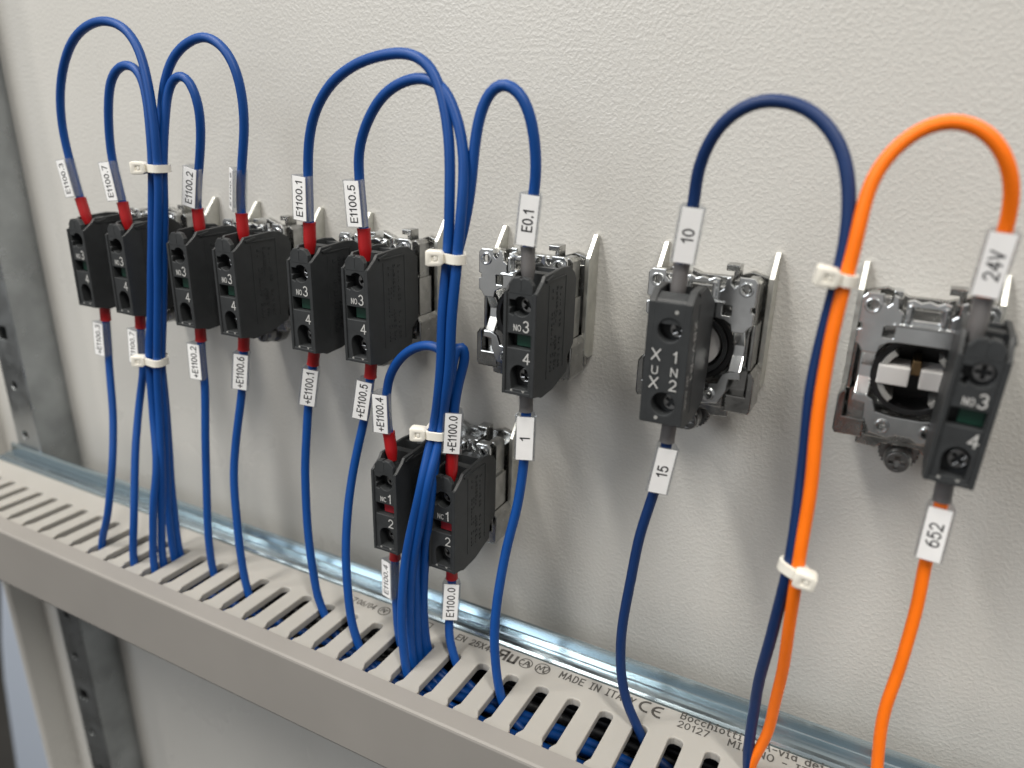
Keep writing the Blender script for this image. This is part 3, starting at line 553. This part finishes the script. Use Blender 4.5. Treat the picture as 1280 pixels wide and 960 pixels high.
# ================================================================= WIRES
CABLES = [
 ('E1100.3','3',1,[[-179.6,-34.0,27.5],[-182.79,-34.0,39.08],[-184.25,-34.2,48.73],[-184.54,-34.68,57.71],[-182.41,-35.39,67.73],[-177.69,-36.07,76.66],[-170.35,-36.62,84.47],[-161.4,-36.91,88.99],[-152.0,-37.0,90.27],[-144.08,-37.11,87.9],[-139.04,-37.41,83.05],[-135.87,-37.97,76.05],[-134.09,-38.64,68.33],[-133.24,-39.28,59.36],[-133.76,-39.6,48.98],[-137.56,-39.6,26.93],[-142.98,-39.6,0.21],[-145.69,-39.6,-14.07],[-147.07,-40.88,-34.24],[-146.2,-43.38,-52.81],[-146.99,-45.68,-72.5],[-148.42,-46.46,-90.0],[-146.67,-46.55,-96.0],[-137.67,-46.55,-101.0]]),
 ('E1100.7','7',1,[[-158.75,-34.0,27.5],[-160.7,-34.0,39.73],[-161.84,-34.34,50.29],[-160.37,-34.99,59.69],[-157.38,-35.63,68.78],[-154.08,-35.93,74.8],[-149.14,-36.0,78.19],[-143.66,-36.06,77.94],[-140.13,-36.28,74.59],[-138.24,-36.85,67.86],[-137.5,-37.63,59.22],[-138.23,-38.1,48.68],[-142.57,-38.1,26.27],[-148.63,-38.1,-0.93],[-150.64,-39.0,-15.08],[-150.31,-41.0,-34.89],[-146.63,-44.92,-52.27],[-147.59,-48.43,-69.74],[-148.5,-50.12,-90.0],[-146.63,-50.29,-96.0],[-137.63,-50.29,-101.0]]),
 ('E1100.2','2',1,[[-128.2,-31.2,27.5],[-128.14,-31.2,39.23],[-124.7,-31.79,50.05],[-121.17,-32.95,59.7],[-119.94,-33.88,67.11],[-121.16,-34.37,72.56],[-124.48,-34.5,75.79],[-128.3,-34.58,74.7],[-130.93,-34.98,70.7],[-132.29,-36.17,62.79],[-133.78,-37.6,48.89],[-137.51,-37.6,26.69],[-143.25,-37.6,-0.27],[-146.33,-37.6,-14.72],[-147.63,-38.19,-32.29],[-148.45,-39.87,-54.81],[-149.07,-41.25,-76.91],[-149.0,-41.52,-90.0],[-146.98,-41.57,-96.0],[-137.98,-41.57,-101.0]]),
 ('E1100.6','6',1,[[-109.14,-31.2,27.5],[-109.2,-31.2,39.39],[-107.29,-31.47,49.54],[-104.11,-32.23,60.9],[-102.95,-32.9,69.56],[-103.98,-33.36,77.11],[-107.76,-33.5,82.51],[-114.19,-33.57,85.49],[-121.67,-33.73,84.15],[-128.03,-33.98,80.38],[-132.56,-34.35,73.59],[-135.32,-34.88,62.72],[-137.92,-35.2,48.57],[-141.75,-35.2,25.99],[-147.24,-35.2,-1.37],[-149.55,-35.2,-15.91],[-149.89,-36.07,-39.22],[-149.94,-37.97,-67.87],[-148.97,-38.65,-90.0],[-146.84,-38.71,-96.0],[-137.84,-38.71,-101.0]]),
 ('+E1100.3','3',0,[[-177.8,-34.0,1.0],[-179.14,-34.0,-12.2],[-179.52,-34.58,-21.21],[-175.34,-39.19,-40.76],[-171.54,-45.39,-59.86],[-172.49,-48.8,-74.98],[-178.14,-49.88,-90.0],[-177.2,-50.02,-96.0],[-168.2,-50.02,-101.0]]),
 ('+E1100.7','7',0,[[-158.95,-34.0,1.0],[-160.64,-34.0,-12.24],[-160.79,-34.63,-21.26],[-162.07,-38.27,-37.36],[-158.89,-44.66,-55.42],[-156.41,-49.97,-73.12],[-157.41,-51.7,-90.0],[-155.59,-51.91,-96.0],[-146.59,-51.91,-101.0]]),
 ('+E1100.2','2',0,[[-129.6,-34.0,1.0],[-130.54,-34.0,-12.98],[-130.4,-34.26,-21.38],[-130.71,-36.7,-44.11],[-130.24,-39.09,-61.41],[-129.39,-40.83,-79.44],[-129.0,-41.15,-90.0],[-126.89,-41.21,-96.0],[-117.89,-41.21,-101.0]]),
 ('+E1100.6','6',0,[[-109.79,-34.0,1.0],[-111.9,-34.0,-13.32],[-113.35,-34.32,-21.79],[-116.15,-36.73,-40.71],[-115.62,-39.27,-54.37],[-112.48,-42.45,-73.41],[-109.4,-43.53,-90.0],[-106.85,-43.66,-96.0],[-97.85,-43.66,-101.0]]),
 ('E1100.1','1',1,[[-80.3,-34.0,27.5],[-79.62,-34.0,42.43],[-78.89,-34.38,50.53],[-77.2,-35.25,58.01],[-73.19,-36.5,66.27],[-66.66,-37.54,73.16],[-57.77,-38.0,77.83],[-49.0,-38.11,79.93],[-41.74,-38.35,80.19],[-35.85,-38.67,77.68],[-32.23,-39.12,72.41],[-30.09,-39.73,65.33],[-28.74,-40.48,56.32],[-28.31,-41.2,45.16],[-28.85,-41.5,33.07],[-30.04,-42.0,17.06],[-31.81,-41.0,-0.88],[-35.67,-38.5,-16.44],[-35.93,-43.5,-29.09],[-39.34,-44.5,-44.69],[-41.22,-45.45,-57.96],[-41.21,-47.57,-71.75],[-40.31,-48.78,-80.76],[-39.04,-49.27,-90.0],[-36.64,-49.37,-96.0],[-27.64,-49.37,-101.0]]),
 ('E1100.5','5',1,[[-60.26,-34.0,27.5],[-60.76,-34.0,41.66],[-61.01,-34.5,50.06],[-59.81,-35.52,57.49],[-55.64,-36.74,64.71],[-49.65,-37.7,70.85],[-43.32,-38.0,73.99],[-37.41,-38.11,74.9],[-32.01,-38.42,72.96],[-28.28,-39.06,67.52],[-25.64,-40.08,60.08],[-24.42,-41.29,51.06],[-24.49,-42.21,41.75],[-25.2,-42.5,33.6],[-26.76,-43.0,17.76],[-29.05,-41.0,-0.36],[-33.36,-38.0,-16.11],[-34.14,-43.0,-28.85],[-37.73,-43.32,-47.41],[-40.24,-43.76,-61.3],[-40.84,-44.1,-72.95],[-40.1,-44.33,-90.0],[-37.97,-44.36,-96.0],[-28.97,-44.36,-101.0]]),
 ('E0.1','E',1,[[-10.0,-34.0,27.5],[-10.28,-34.0,42.08],[-8.83,-34.51,50.12],[-8.17,-35.54,57.11],[-8.98,-37.07,65.87],[-11.63,-37.84,71.6],[-15.3,-38.0,73.93],[-19.4,-38.04,71.69],[-21.78,-38.22,66.43],[-23.2,-38.62,58.34],[-23.93,-39.12,49.08],[-25.46,-39.5,39.44],[-27.47,-39.6,32.34],[-29.03,-39.8,16.73],[-31.73,-38.0,-1.76],[-36.33,-35.5,-17.67],[-36.3,-41.0,-30.26],[-39.64,-41.0,-49.17],[-40.05,-41.12,-90.0],[-38.08,-41.12,-96.0],[-29.08,-41.12,-101.0]]),
 ('+E1100.4','4',1,[[-53.0,-34.0,-31.3],[-54.65,-34.0,-18.46],[-54.24,-34.55,-10.7],[-52.15,-35.52,-3.93],[-47.04,-36.57,2.92],[-40.8,-37.0,7.27],[-35.03,-37.5,8.55],[-31.95,-37.6,6.64],[-33.34,-35.5,-2.81],[-37.65,-33.5,-18.69],[-37.29,-38.4,-34.17],[-39.9,-38.4,-58.72],[-40.04,-38.08,-90.0],[-38.06,-38.06,-96.0],[-29.06,-38.06,-101.0]]),
 ('+E1100.0','0',1,[[-31.2,-36.2,-31.3],[-30.6,-36.2,-17.35],[-29.95,-36.4,-8.84],[-28.48,-36.73,-1.53],[-26.62,-36.96,4.48],[-26.12,-37.0,7.89],[-26.83,-37.86,9.96],[-28.2,-38.4,9.22],[-28.31,-39.8,5.63],[-31.1,-37.0,-4.24],[-35.32,-35.0,-17.63],[-35.12,-40.0,-32.89],[-38.63,-39.0,-57.98],[-39.73,-38.12,-71.98],[-39.82,-37.0,-90.0],[-37.83,-36.88,-96.0],[-28.83,-36.88,-101.0]]),
 ('+E1100.1','1',0,[[-80.5,-34.0,1.0],[-83.62,-34.0,-14.0],[-85.06,-34.18,-21.64],[-86.19,-35.68,-39.7],[-85.42,-37.66,-55.78],[-83.07,-39.48,-71.92],[-80.29,-40.33,-85.19],[-78.18,-40.42,-90.0],[-74.98,-40.45,-96.0],[-65.98,-40.45,-101.0]]),
 ('+E1100.5','5',0,[[-59.32,-34.0,1.0],[-61.45,-34.0,-13.54],[-63.35,-34.34,-21.48],[-66.28,-36.64,-37.13],[-66.54,-40.03,-52.11],[-64.95,-43.4,-66.84],[-62.41,-45.65,-82.14],[-59.9,-46.0,-90.0],[-56.99,-46.09,-96.0],[-47.99,-46.09,-101.0]]),
 ('E1100.4','4',0,[[-53.0,-34.0,-57.8],[-53.53,-34.0,-74.26],[-51.43,-36.37,-82.52],[-49.22,-38.45,-90.0],[-46.4,-38.96,-96.0],[-37.4,-38.96,-101.0]]),
 ('E1100.0','0',0,[[-32.3,-34.0,-57.8],[-32.6,-34.0,-73.41],[-32.64,-35.32,-80.71],[-31.38,-36.88,-85.05],[-29.07,-37.8,-90.0],[-25.82,-38.14,-96.0],[-16.82,-38.14,-101.0]]),
 ('1','E',0,[[-9.5,-34.0,1.0],[-9.23,-34.0,-13.37],[-9.34,-34.25,-20.29],[-9.96,-35.63,-31.84],[-11.94,-38.56,-47.14],[-12.54,-41.49,-61.19],[-12.0,-43.78,-75.6],[-10.56,-44.59,-85.51],[-9.36,-44.69,-90.0],[-6.59,-44.73,-96.0],[2.41,-44.73,-101.0]]),
 ('10','10',1,[[27.64,-34.0,27.5],[28.45,-34.0,42.76],[29.59,-34.7,50.62],[29.84,-35.68,55.67],[31.91,-37.28,62.23],[35.37,-38.51,67.28],[40.1,-39.0,70.34],[45.34,-39.19,70.85],[50.75,-39.73,69.35],[55.39,-40.56,65.62],[58.68,-41.56,60.49],[60.75,-42.77,53.45],[61.56,-43.68,46.21],[61.25,-44.0,39.37],[60.33,-44.0,27.32],[59.86,-45.0,14.07],[60.73,-45.93,0.44],[61.44,-47.15,-9.95],[61.45,-48.0,-24.03],[59.73,-44.66,-44.47],[58.38,-39.28,-67.44],[58.9,-37.0,-90.0],[60.97,-36.8,-96.0],[69.97,-36.8,-101.0]]),
 ('15','10',0,[[29.0,-34.0,1.0],[28.31,-34.0,-11.93],[26.84,-34.1,-19.87],[24.41,-34.6,-33.21],[22.84,-35.5,-49.89],[22.27,-36.27,-64.66],[23.83,-36.76,-76.75],[26.67,-36.97,-85.58],[29.2,-37.0,-90.0],[32.69,-37.01,-96.0],[41.69,-37.01,-101.0]]),
 ('24V','24',1,[[86.34,-34.0,27.5],[86.52,-34.0,39.9],[87.1,-34.96,47.54],[87.04,-36.56,53.41],[85.84,-38.33,59.24],[83.11,-39.57,63.98],[79.51,-40.0,66.89],[75.02,-40.21,67.96],[70.32,-40.86,66.22],[66.52,-41.87,62.27],[64.1,-42.96,57.28],[63.3,-44.01,51.13],[63.13,-44.67,45.74],[62.7,-45.0,38.94],[62.02,-46.0,26.45],[62.24,-47.0,10.06],[63.08,-48.12,-7.17],[63.4,-49.0,-22.82],[63.45,-45.62,-42.38],[63.02,-40.89,-60.56],[62.22,-37.94,-75.38],[59.33,-37.0,-90.0],[60.75,-36.87,-96.0],[69.75,-36.87,-101.0]]),
 ('652','24',0,[[87.07,-34.0,1.0],[87.48,-34.0,-12.66],[87.04,-34.18,-20.06],[87.37,-35.14,-32.86],[86.57,-36.59,-45.92],[85.59,-38.26,-60.61],[89.5,-40.0,-90.0],[91.9,-40.12,-96.0],[100.9,-40.12,-101.0]]),
]

INFO = {  # ferrule, insulation, marker turn in degrees, printed text, label
 'E1100.3': ('r', 'b', 0, 'E1100.3', 'blue wire looping up from the leftmost block, marker E1100.3'), 'E1100.7': ('r', 'b', 5, 'E1100.7', 'blue wire in a small loop with marker E1100.7, second from the left'),
 'E1100.2': ('r', 'b', 12, 'E1100.2', 'blue wire in a small loop with upper marker E1100.2'), 'E1100.6': ('r', 'b', -33, 'E1100.6', 'blue wire looping up from the clear sleeve with no readable label'),
 '+E1100.3': ('r', 'b', 5, '+E1100.3', 'blue wire hanging from the leftmost block, marker +E1100.3'), '+E1100.7': ('r', 'b', 0, '+E1100.7', 'blue wire hanging beside the first bundle, marker +E1100.7'),
 '+E1100.2': ('r', 'b', 10, '+E1100.2', 'blue wire hanging straight down with marker +E1100.2'), '+E1100.6': ('r', 'b', 28, '+E1100.6', 'blue wire with marker +E1100.6 hanging from the fourth block'),
 'E1100.1': ('r', 'b', 2, 'E1100.1', 'blue wire in the big outer loop with marker E1100.1'), 'E1100.5': ('r', 'b', 6, 'E1100.5', 'blue wire in the inner loop with marker E1100.5'),
 'E0.1': ('g', 'b', 14, 'E0.1', 'blue wire in a narrow loop with marker E0.1 and grey ferrule'), '+E1100.4': ('r', 'b', 12, '+E1100.4', 'blue wire in a low loop with marker +E1100.4'),
 '+E1100.0': ('r', 'b', 28, '+E1100.0', 'blue wire doubled back tightly at the bundle, marker +E1100.0'), '+E1100.1': ('r', 'b', 30, '+E1100.1', 'blue wire with marker +E1100.1 hanging from the fifth block'),
 '+E1100.5': ('r', 'b', 22, '+E1100.5', 'blue wire with marker +E1100.5 hanging just left of the low blue loop'), 'E1100.4': ('r', 'b', -18, 'E1100.4', 'short blue wire below the left lower block, half hidden by the bundle'),
 'E1100.0': ('r', 'b', 30, 'E1100.0', 'short blue wire below the right lower block, marker E1100.0'), '1': ('g', 'b', 24, '1', 'blue wire hanging down with marker 1 and grey ferrule'),
 '10': ('g', 'n', 18, '10', 'dark blue wire in a wide arch with marker 10'), '15': ('g', 'n', 22, '15', 'dark blue wire hanging down with marker 15'),
 '24V': ('g', 'o', -4, '24V', 'orange wire in a wide arch with marker 24V'), '652': ('g', 'o', -2, '652', 'orange wire hanging down with marker 652')}
RW = 1.33
PATHS = {}
def at_len(path, s):
    for a, b in zip(path[:-1], path[1:]):
        l = (b-a).length
        if s <= l: return a+(b-a)*(s/l)
        s -= l
    return path[-1]
def section(path, s0, s1, n=8): return [at_len(path, s0+(s1-s0)*i/n) for i in range(n+1)]
INS = {'b': M_BLUE, 'n': M_NAVY, 'o': M_ORANGE}
for cname, blk, isup, pts in CABLES:
    fcol, icol, turn, txt, lab = INFO[cname]
    path = smooth_path(catmull(pts, 1.5), 4)
    rj_ = random.Random(cname); ph = [rj_.uniform(0, 6.28) for _ in range(6)]; run = 0
    for q in range(1, len(path)-6):                              # hand-bent wire is never quite fair
        run += 1.5; k_ = 0.10*min(1, max(0, (run-24)/20))
        path[q] = path[q]+Vector((math.sin(run/7.3+ph[0])+0.6*math.sin(run/3.9+ph[1]), math.sin(run/6.1+ph[2]), math.sin(run/8.2+ph[3])))*k_
    PATHS[cname] = path
    o0 = path[0]
    grp = 'orange wires' if icol == 'o' else 'blue control wires'
    r = thing('orange_wire' if icol == 'o' else 'blue_wire', lab, 'wire', tuple(o0), grp)
    back = (-o0.x, -o0.y, -o0.z)
    fl_ = 9.2 if isup else 7.2
    k0 = 0; acc = 0
    while acc < fl_-1.5: acc += (path[k0+1]-path[k0]).length; k0 += 1
    obj('insulation', shift([tube(path[k0:], RW)], back), INS[icol], r, angle=60)
    fp = section(path, 0.3, fl_, 10)
    fr_ = lambda t: 1.25+0.55*min(1, t/0.35) if t < 0.93 else 1.9
    obj('ferrule_collar', shift([tube(fp, fr_, 18)], back), M_RED if fcol == 'r' else M_GREYF, r, angle=40)
    # marker: clear sleeve with a card pocket
    m0, m1 = fl_+0.5, fl_+0.5+12.6
    a, b = at_len(path, m0), at_len(path, m1); t = (b-a).normalized()
    if t.z < 0: a, b, t = b, a, -t
    c = (a+b)/2
    # slide the sleeve over where the wire really is in the middle of its length
    c = c*0.5+at_len(path, (m0+m1)/2)*0.5
    off = -0.95 if (txt.lstrip('+').startswith('E1') and turn < 25) else 0.0
    az = math.radians(turn); n = Vector((math.sin(az), -math.cos(az), 0)); n = (n-t*n.dot(t)).normalized(); wv = t.cross(n)
    ln = 6.25
    def W(u, v, s): return tuple(c+wv*(u+off)+n*(v+0.35)+t*s-o0)
    # sleeve cross-section: ring round the wire with a flat pocket in front (hollow)
    outer = [(2.35*math.sin(math.radians(q)), -0.15-2.2*math.cos(math.radians(q))) for q in range(-85, 86, 10)] + [(2.65, 1.2), (2.8, 1.75), (2.8, 2.25), (2.6, 2.42), (-2.6, 2.42), (-2.8, 2.25), (-2.8, 1.75), (-2.65, 1.2)]
    V = [W(u, v, -ln) for u, v in outer]+[W(u, v, ln) for u, v in outer]; k = len(outer)
    inner = [(u*0.88, v*0.90) for u, v in outer]
    V += [W(u, v, -ln) for u, v in inner]+[W(u, v, ln) for u, v in inner]
    F = [(i, (i+1) % k, k+(i+1) % k, k+i) for i in range(k)]+[(2*k+i, 3*k+i, 3*k+(i+1) % k, 2*k+(i+1) % k) for i in range(k)]
    F += [(i, 2*k+i, 2*k+(i+1) % k, (i+1) % k) for i in range(k)]+[(k+i, k+(i+1) % k, 3*k+(i+1) % k, 3*k+i) for i in range(k)]
    sl = obj('marker_sleeve', [(V, F)], M_CLEAR, r, angle=40)
    hw = 2.2
    cv = [W(u, v, s) for v in (2.28, 2.02) for u, s in ((-hw, -ln+0.25), (hw, -ln+0.25), (hw, ln-0.25), (-hw, ln-0.25))]
    # the card sits proud of the pocket's front film, as it reads in the photo
    cv = [W(u, v, s) for v in (2.52, 2.30) for u, s in ((-hw, -ln+0.25), (hw, -ln+0.25), (hw, ln-0.25), (-hw, ln-0.25))]
    obj('marker_card', [(cv, [(0, 1, 2, 3), (7, 6, 5, 4), (0, 4, 5, 1), (1, 5, 6, 2), (2, 6, 7, 3), (3, 7, 4, 0)])], M_CARD, sl)
    U = n.cross(t)
    hgt = 2.1 if len(txt) > 4 else 2.35
    tl = {8: 10.6, 7: 9.8, 4: 5.2}.get(len(txt))
    g = stroke_text(txt, c-o0+wv*off+n*2.89-U*(hgt/2), t, U, hgt, tl, 0.155, 'CENTER')
    obj('lettering', [g], M_INK, sl)

# wires lying inside the duct, seen through its slots
rr = random.Random(5)
for i, (y, z) in enumerate(((-41, -99.0), (-44.5, -98.2), (-48, -99.2), (-51.5, -98.4), (-54.2, -100.5), (-46.2, -101.8), (-39, -102.5), (-50, -102.5))):
    P = []
    x = -120-rr.random()*60 if i % 3 else -40
    while x < 330:
        P.append((x, y+rr.uniform(-1.1, 1.1), z+rr.uniform(-0.8, 0.8))); x += 28
    path = smooth_path(catmull(P, 4), 2); b0 = path[0]
    t_ = obj('duct_wire', shift([tube(path, RW, 10)], (-b0.x, -b0.y, -b0.z)), M_BLUE, None, tuple(b0), 60)
    t_['label'] = 'blue wire lying lengthwise inside the slotted duct'; t_['category'] = 'wire'; t_['group'] = 'wires lying inside the duct'

for i, (y, z) in enumerate(((-29.2, -94.5), (-30.2, -97.6), (-29.4, -100.6), (-32.6, -101.6), (-36.0, -104.2), (-42.0, -105.2), (-45.2, -104.6), (-53.5, -104.4), (-57.5, -103), (-58.5, -99.5), (-29.3, -103.8), (-33.2, -105.4), (-39.0, -106.2), (-49.0, -106.2), (-56.0, -106.6))):  # made-up filler wires, added only to keep the duct interior dark
    P = [(-330+k*44, y+rr.uniform(-0.5, 0.5), z+rr.uniform(-0.5, 0.5)) for k in range(16)]
    path = smooth_path(catmull(P, 5), 2); b0 = path[0]
    t_ = obj('duct_wire', shift([tube(path, 1.55, 8)], (-b0.x, -b0.y, -b0.z)), M_FILLER, None, tuple(b0), 60)
    t_['label'] = 'black filler wire added to darken the inside of the slotted duct'; t_['category'] = 'wire'; t_['group'] = 'black filler wires darkening the duct'

# ================================================================= CABLE TIES
def hull(P):
    P = sorted(set((round(a, 4), round(b, 4)) for a, b in P)); lo, hi = [], []
    cr_ = lambda o, a, b: (a[0]-o[0])*(b[1]-o[1])-(a[1]-o[1])*(b[0]-o[0])
    for p in P:
        while len(lo) > 1 and cr_(lo[-2], lo[-1], p) <= 0: lo.pop()
        lo.append(p)
    for p in reversed(P):
        while len(hi) > 1 and cr_(hi[-2], hi[-1], p) <= 0: hi.pop()
        hi.append(p)
    return lo[:-1]+hi[:-1]
def at_height(path, z):
    best = None
    for a, b in zip(path[:-1], path[1:]):
        if (a.z-z)*(b.z-z) <= 0 and a.z > b.z: best = a+(b-a)*((a.z-z)/max(a.z-b.z, 1e-6))     # last downward crossing
    return best
def cable_tie(names, z, side, yaw, tilt, label):
    C_ = [at_height(PATHS[n], z) for n in names]; C_ = [c for c in C_ if c]
    ctr = sum(C_, Vector())/len(C_)
    P = []
    for c in C_: P += [(c.x-ctr.x+(RW+0.1)*math.cos(2*math.pi*i/16), c.y-ctr.y+(RW+0.1)*math.sin(2*math.pi*i/16)) for i in range(16)]
    H = hull(P); n = len(H); hw = 1.12
    def off(d):
        out = []
        for i in range(n):
            a, b, c = Vector(H[i-1]), Vector(H[i]), Vector(H[(i+1) % n]); t = (c-a).normalized(); out.append((b.x+t.y*d, b.y-t.x*d))
        return out
    V = []
    for pts, zz in ((off(0), -hw), (off(0.85), -hw), (off(0.85), hw), (off(0), hw)): V += [(x, y, zz) for x, y in pts]
    F = []
    for k in range(4):
        for i in range(n):
            j = (i+1) % n; k2 = (k+1) % 4; F.append((k*n+i, k*n+j, k2*n+j, k2*n+i))
    r = thing('cable_tie', label, 'cable tie', tuple(ctr), 'white cable ties')
    r.rotation_euler = (math.radians(tilt[0]), math.radians(tilt[1]), 0)
    obj('strap', [(V, F)], M_TIE, r, angle=50)
    # head: hollow block at the front corner of the bundle
    xs = [h[0] for h in H]; ys = [h[1] for h in H]
    hx = (min(xs)-0.3) if side < 0 else (max(xs)+0.4); hy = min(ys)-0.4
    hd = plate([(-2.5, -1.9), (-1.7, -2.25), (1.8, -2.1), (2.6, -1.4), (2.6, 1.4), (1.8, 2.1), (-1.7, 2.25), (-2.5, 1.9)], -2.0, 2.0, 'XZ', [rect(-0.7, 1.0, -0.75, 0.75, 0.2)], 0.35)
    core = box(-1.2, 1.5, -1.55, 1.8, -1.2, 1.2, 0.1); step = box(-0.1, 0.9, -1.95, -1.4, -0.6, 0.6, 0.12)
    tail = box(-2.2, -0.6, 1.6, 4.0, -1.1, 1.1, 0.2)
    rot = Matrix.Rotation(math.radians(yaw), 3, 'Z')
    g = [([tuple(rot @ (Vector(p)*0.86)+Vector((hx, hy, 0))) for p in v], f) for v, f in (hd, core)]
    obj('head', g, M_TIE, r, angle=40)
    g = [([tuple(rot @ (Vector(p)*0.86)+Vector((hx, hy, 0))) for p in v], f) for v, f in (step,)]
    obj('pawl', g, M_TIE, r)
    return r
TZ = (48.8, -14.9, 33.3, -16.8)
B1 = ['E1100.3', 'E1100.7', 'E1100.2', 'E1100.6']; B2 = ['E1100.1', 'E1100.5', 'E0.1']
cable_tie(B1, TZ[0], -1, 30, (0, 0), 'white cable tie near the top of the leftmost wire bundle')
cable_tie(B1, TZ[1], -1, 30, (0, 0), 'white cable tie low on the leftmost wire bundle')
cable_tie(B2, TZ[2], -1, 25, (0, 0), 'white cable tie high on the middle wire bundle')
cable_tie(B2+['+E1100.4', '+E1100.0'], TZ[3], -1, 20, (0, 0), 'white cable tie half hidden behind the marker +E1100.0')
cable_tie(['10', '24V'], 39.2, -1, 15, (0, 8), 'white cable tie high on the dark blue and orange wires')
cable_tie(['10', '24V'], -22.5, 1, 5, (0, 8), 'white cable tie low on the dark blue and orange wires')
